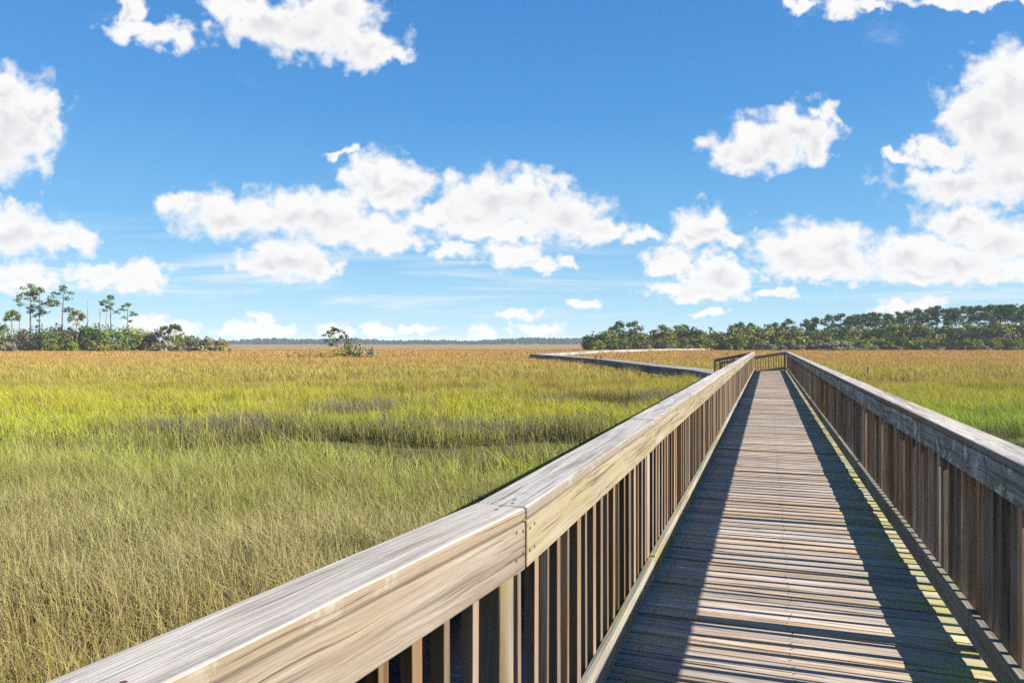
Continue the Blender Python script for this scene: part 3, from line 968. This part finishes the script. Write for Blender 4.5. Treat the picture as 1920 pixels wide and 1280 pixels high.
# --- far wood on the horizon, one mass
fm = MB()
DF = 1300
for i in range(4200):
    x = random.uniform(-1500, 1400)
    hh = 7.2 + 2.0 * math.sin(x * .013) + 1.2 * math.sin(x * .041 + 1) + random.uniform(-1.5, 1.5)
    if -60 < x: hh += 1.8
    for _ in range(5):
        z = GROUND + max(1.0, hh) * random.random() ** .6
        fm.leaf((x + random.uniform(-4, 4), DF + random.uniform(-20, 30), z), (random.gauss(0, .6), -1, random.gauss(.4, .5)), random.uniform(1.3, 2.6), random.random(), 1.5)
o = fm.build('far_wood', LM['far'])
tag(o, 'thin blue grey line of far woodland along the horizon', 'woodland', kind='stuff')

# ------------------------------------------------------------------ haze
hm, k, out = new_mat('haze')
vp = k.n('ShaderNodeVolumePrincipled')
vp.inputs['Color'].default_value = (.78, .88, 1.0, 1)
vp.inputs['Density'].default_value = .00017
vp.inputs['Anisotropy'].default_value = .0
k.l.new(vp.outputs[0], out.inputs['Volume'])
b = MB(); b.box((-4600, -4600, -3.2), (9200, 0, 0), (0, 9300, 0), (0, 0, 27))
o = b.build('haze', hm); tag(o, kind='stuff')
o['label'] = 'pale air over the far marsh'; o['category'] = 'haze'

# ------------------------------------------------------------------ sky with cumulus, placed by direction
wd = bpy.data.worlds.new('World'); scene.world = wd
wd.use_nodes = True
wd.node_tree.nodes.clear()
k = NT(wd.node_tree)
out = k.n('ShaderNodeOutputWorld')
bg = k.n('ShaderNodeBackground'); k.l.new(bg.outputs[0], out.inputs[0])
sky = k.n('ShaderNodeTexSky', sky_type='NISHITA')
sky.sun_disc = False
sky.sun_elevation = SUN_EL
sky.sun_rotation = SUN_AZ
sky.air_density = 1.0; sky.dust_density = .3; sky.ozone_density = 2.0
clouds = [
 (245,18,28,34),(322,64,66,26),(268,58,50,20),(440,12,50,30),(500,40,80,42),(590,55,112,50),(680,85,72,36),(742,102,42,18),(640,5,62,52),
 (15,215,84,78),(72,205,36,50),(0,275,75,62),(55,255,50,60),(0,165,38,40),
 (25,432,90,44),(105,440,62,32),(150,448,42,28),(15,405,44,28),
 (50,522,66,28),(195,516,70,24),(265,518,52,30),
 (350,382,40,30),(420,402,92,42),(540,398,84,42),(610,402,82,48),(690,435,92,32),(745,455,58,16),
 (712,330,58,44),(770,342,50,40),(730,368,72,26),(642,288,30,9),
 (930,372,94,50),(992,368,72,46),(1062,402,84,44),(860,402,96,28),(1122,432,62,24),(1198,440,32,15),(930,430,124,22),
 (860,472,38,16),(962,474,52,24),(1012,494,36,18),(1052,494,20,11),
 (540,484,78,34),(500,500,58,18),(592,500,48,20),
 (1440,265,74,46),(1400,288,70,34),(1500,245,62,42),(1530,272,36,36),(1552,212,24,24),
 (1895,165,86,78),(1840,215,72,62),(1885,260,104,62),(1765,288,72,24),(1800,342,116,38),(1895,330,84,50),(1690,290,38,11),
 (1320,428,58,38),(1288,446,48,18),(1368,446,44,16),
 (1250,490,42,26),(1342,514,62,38),(1290,546,68,18),(1372,530,38,30),(1330,552,86,13),
 (1480,470,62,46),(1560,455,74,42),(1520,496,84,30),(1582,490,62,36),
 (1700,480,84,40),(1792,490,94,36),(1800,420,84,36),(1885,450,84,50),(1885,510,84,18),(1722,512,96,16),
 (1452,548,34,9),(485,606,26,22),(445,617,36,12),(510,620,42,11),(330,616,42,15),(275,608,40,16),
 (632,620,40,13),(712,617,36,12),(775,619,40,10),(910,621,24,11),(1005,616,42,12),(975,588,38,9),(1098,572,30,11),
 (1580,14,34,24),(1640,8,52,10),(1500,4,32,12),(1810,0,134,12),(1690,574,54,14),(1732,566,36,14),
 (1335,588,36,6),
]
tc = k.n('ShaderNodeTexCoord').outputs['Generated']
sp = k.n('ShaderNodeSeparateXYZ'); k.l.new(tc, sp.inputs[0])
ay = k.math('MAXIMUM', k.math('ABSOLUTE', sp.outputs[1]), .08)
cb = k.n('ShaderNodeCombineXYZ')
k.l.new(k.math('DIVIDE', sp.outputs[0], ay), cb.inputs[0])
k.l.new(k.math('DIVIDE', sp.outputs[2], ay), cb.inputs[1])
plane = cb.outputs[0]
# a group that gives the cloud field at a point of that plane
grp = bpy.data.node_groups.new('cloud_field', 'ShaderNodeTree')
grp.interface.new_socket('P', in_out='INPUT', socket_type='NodeSocketVector')
grp.interface.new_socket('Field', in_out='OUTPUT', socket_type='NodeSocketFloat')
g = NT(grp)
gi, go = g.n('NodeGroupInput'), g.n('NodeGroupOutput')
pin = gi.outputs[0]
sepp = g.n('ShaderNodeSeparateXYZ'); g.l.new(pin, sepp.inputs[0])
low = g.mapr(sepp.outputs[1], .06, .22, 1, 0, True)       # smaller billows towards the horizon
def tex2(typ, scale, detail, rough, sy=1.0):
    nd = g.n(typ); g.l.new(g.vmath('MULTIPLY', pin, (1, sy, 1)), nd.inputs['Vector'])
    if typ == 'ShaderNodeTexNoise': nd.noise_dimensions = '2D'
    else: nd.voronoi_dimensions = '2D'
    nd.inputs['Scale'].default_value = scale; nd.inputs['Detail'].default_value = detail; nd.inputs['Roughness'].default_value = rough
    return nd
def lerp(a, b): return g.math('ADD', g.math('MULTIPLY', a, g.math('SUBTRACT', 1.0, low)), g.math('MULTIPLY', b, low))
warp = tex2('ShaderNodeTexNoise', 24, 3, .55)
wofs = g.n('ShaderNodeVectorMath', operation='SCALE')
g.l.new(g.vmath('MULTIPLY', g.vmath('SUBTRACT', warp.outputs['Color'], (.5, .5, .5)), (.075, .05, 0)), wofs.inputs[0])
g.l.new(g.mapr(low, 0, 1, 1, .55), wofs.inputs['Scale'])
pw = g.vmath('ADD', pin, wofs.outputs[0])
dmin = None
for cx, cy, rx, ry in clouds:
    sx, sy = F / (rx * 1.17), F / (ry * 1.17)
    q = g.vmath('MULTIPLY_ADD', pw, (sx, sy, 0), (-(cx - 960) / F * sx, -(643 - cy - 1) / F * sy, 0))
    ln = g.vmath('LENGTH', q)
    dmin = ln if dmin is None else g.math('SMOOTH_MIN', dmin, ln, .2)
bmin = None
for cx, cy, rx, ry in clouds:
    if ry < 34: continue
    sx, sy = F / (rx * 1.0), F / (ry * .62)
    q = g.vmath('MULTIPLY_ADD', pw, (sx, sy, 0), (-(cx - 960 - 6) / F * sx, -(643 - cy - ry * .42) / F * sy, 0))
    ln = g.vmath('LENGTH', q)
    bmin = ln if bmin is None else g.math('SMOOTH_MIN', bmin, ln, .4)
nz = lerp(tex2('ShaderNodeTexNoise', 30, 7, .52, 1.1).outputs['Fac'], tex2('ShaderNodeTexNoise', 62, 6, .5, 1.4).outputs['Fac'])
def vor(sc, sy):
    v_ = tex2('ShaderNodeTexVoronoi', sc, 2.5, .5, sy); v_.feature = 'SMOOTH_F1'; v_.inputs['Smoothness'].default_value = .4; v_.normalize = True
    return v_.outputs['Distance']
vd = lerp(vor(30, 1.1), vor(62, 1.4))
bfl = g.math('SUBTRACT', 1.1, bmin)
amp = g.mapr(bfl, .0, .75, 1, .3, True)
fld = g.math('SUBTRACT', 1.0, dmin)
fld = g.math('ADD', fld, g.math('MULTIPLY', g.math('MULTIPLY', g.math('SUBTRACT', nz, .5), 1.1), amp))
fld = g.math('ADD', fld, g.math('MULTIPLY', g.math('MULTIPLY', g.math('SUBTRACT', .36, vd), .95), amp))
grp.interface.new_socket('Base', in_out='OUTPUT', socket_type='NodeSocketFloat')
grp.interface.new_socket('Puff', in_out='OUTPUT', socket_type='NodeSocketFloat')
g.l.new(fld, go.inputs[0])
g.l.new(g.math('SUBTRACT', g.math('MULTIPLY', nz, 1.2), vd), go.inputs['Puff'])
g.l.new(bfl, go.inputs['Base'])
fg = k.n('ShaderNodeGroup'); fg.node_tree = grp
k.l.new(plane, fg.inputs[0])
f0, puffv, basev = fg.outputs['Field'], fg.outputs['Puff'], fg.outputs['Base']
above = k.mapr(sp.outputs[2], -.002, .01, 0, 1)
alpha = k.math('MULTIPLY', k.mapr(f0, -.14, .55, 0, 1, True), above)
# high thin streaks
cs = k.noise(k.vmath('MULTIPLY', plane, (2.2, 34, 1)), 1.0, 5, .6, .6)
st_mask = k.math('MULTIPLY', k.mapr(sp.outputs[2], .01, .05, 0, 1, True), k.mapr(sp.outputs[2], .09, .17, 1, 0, True))
streak = k.math('MULTIPLY', k.math('MULTIPLY', k.mapr(cs, .47, .7, 0, .7, True), st_mask), 1.0)
# shading of the cloud: thick parts are a little grey, the more so between the puffs
core = k.mapr(f0, .35, 1.2, 0, 1, True)
shade = k.math('MULTIPLY', core, k.math('ADD', k.mapr(puffv, .0, .45, .3, .0, True), k.math('MULTIPLY', k.mapr(k.math('ADD', basev, k.math('MULTIPLY', k.math('SUBTRACT', puffv, .3), -.5)), -.1, .85, 0, 1, True), .8)), clamp=True)
cloud_col = k.mix(shade, (1.0, .995, .99), (.63, .635, .71))
# sky colour: Nishita, deepened towards the clear blue of a dry day
el = k.mapr(sp.outputs[2], 0, .5)
blue = k.ramp(el, [(0, (.50, .78, .95)), (.10, (.36, .68, .92)), (.3, (.15, .47, .85)), (.6, (.065, .325, .76)), (1.0, (.035, .22, .64))])
SKY = .062
EXPO = 1.65
bl = k.n('ShaderNodeVectorMath', operation='SCALE'); k.l.new(blue, bl.inputs[0]); bl.inputs['Scale'].default_value = 1.0 / (SKY * 2 ** EXPO)
skyc = k.mix(.85, sky.outputs[0], bl.outputs[0])
cn = k.n('ShaderNodeVectorMath', operation='SCALE'); k.l.new(cloud_col, cn.inputs[0]); cn.inputs['Scale'].default_value = .97 / (SKY * 2 ** EXPO)
cl = cn.outputs[0]
wn = k.noise(k.vmath('MULTIPLY', plane, (3.2, 7, 1)), 1.0, 7, .62, .4)
wisp = k.math('MULTIPLY', k.mapr(wn, .6, .82, 0, .4, True), k.mapr(sp.outputs[2], .05, .12, 0, 1, True))
c1 = k.mix(k.math('MAXIMUM', streak, wisp), skyc, cl)
c2 = k.mix(alpha, c1, cl)
k.l.new(c2, bg.inputs['Color'])
bg.inputs['Strength'].default_value = SKY
wd.cycles.sampling_method = 'NONE'

# ------------------------------------------------------------------ sun, camera, view
sl = bpy.data.lights.new('sun', 'SUN'); sl.energy = 5.0; sl.angle = R(.5); sl.color = (1.0, .94, .84)
so = bpy.data.objects.new('sun', sl); col.objects.link(so)
sd = Vector((math.sin(SUN_AZ) * math.cos(SUN_EL), math.cos(SUN_AZ) * math.cos(SUN_EL), math.sin(SUN_EL)))
so.rotation_euler = (-sd).to_track_quat('-Z', 'Y').to_euler()
so.location = sd * 50

cam = bpy.data.cameras.new('camera')
cam.sensor_width = 36; cam.lens = 36 * F / 1920
cam.shift_y = 3 / 1920
cam.clip_start = .05; cam.clip_end = 12000
co = bpy.data.objects.new('camera', cam); col.objects.link(co)
co.location = (0, 0, CAM_Z); co.rotation_euler = (R(90), 0, 0)
scene.camera = co

vs = scene.view_settings
vs.view_transform = 'Standard'; vs.look = 'None'; vs.gamma = 1; vs.exposure = EXPO
cy = scene.cycles
cy.max_bounces = 6; cy.diffuse_bounces = 3; cy.transmission_bounces = 3; cy.volume_bounces = 0; cy.transparent_max_bounces = 4
cy.use_denoising = False
cy.denoiser = 'OPENIMAGEDENOISE'
cy.sample_clamp_indirect = 6
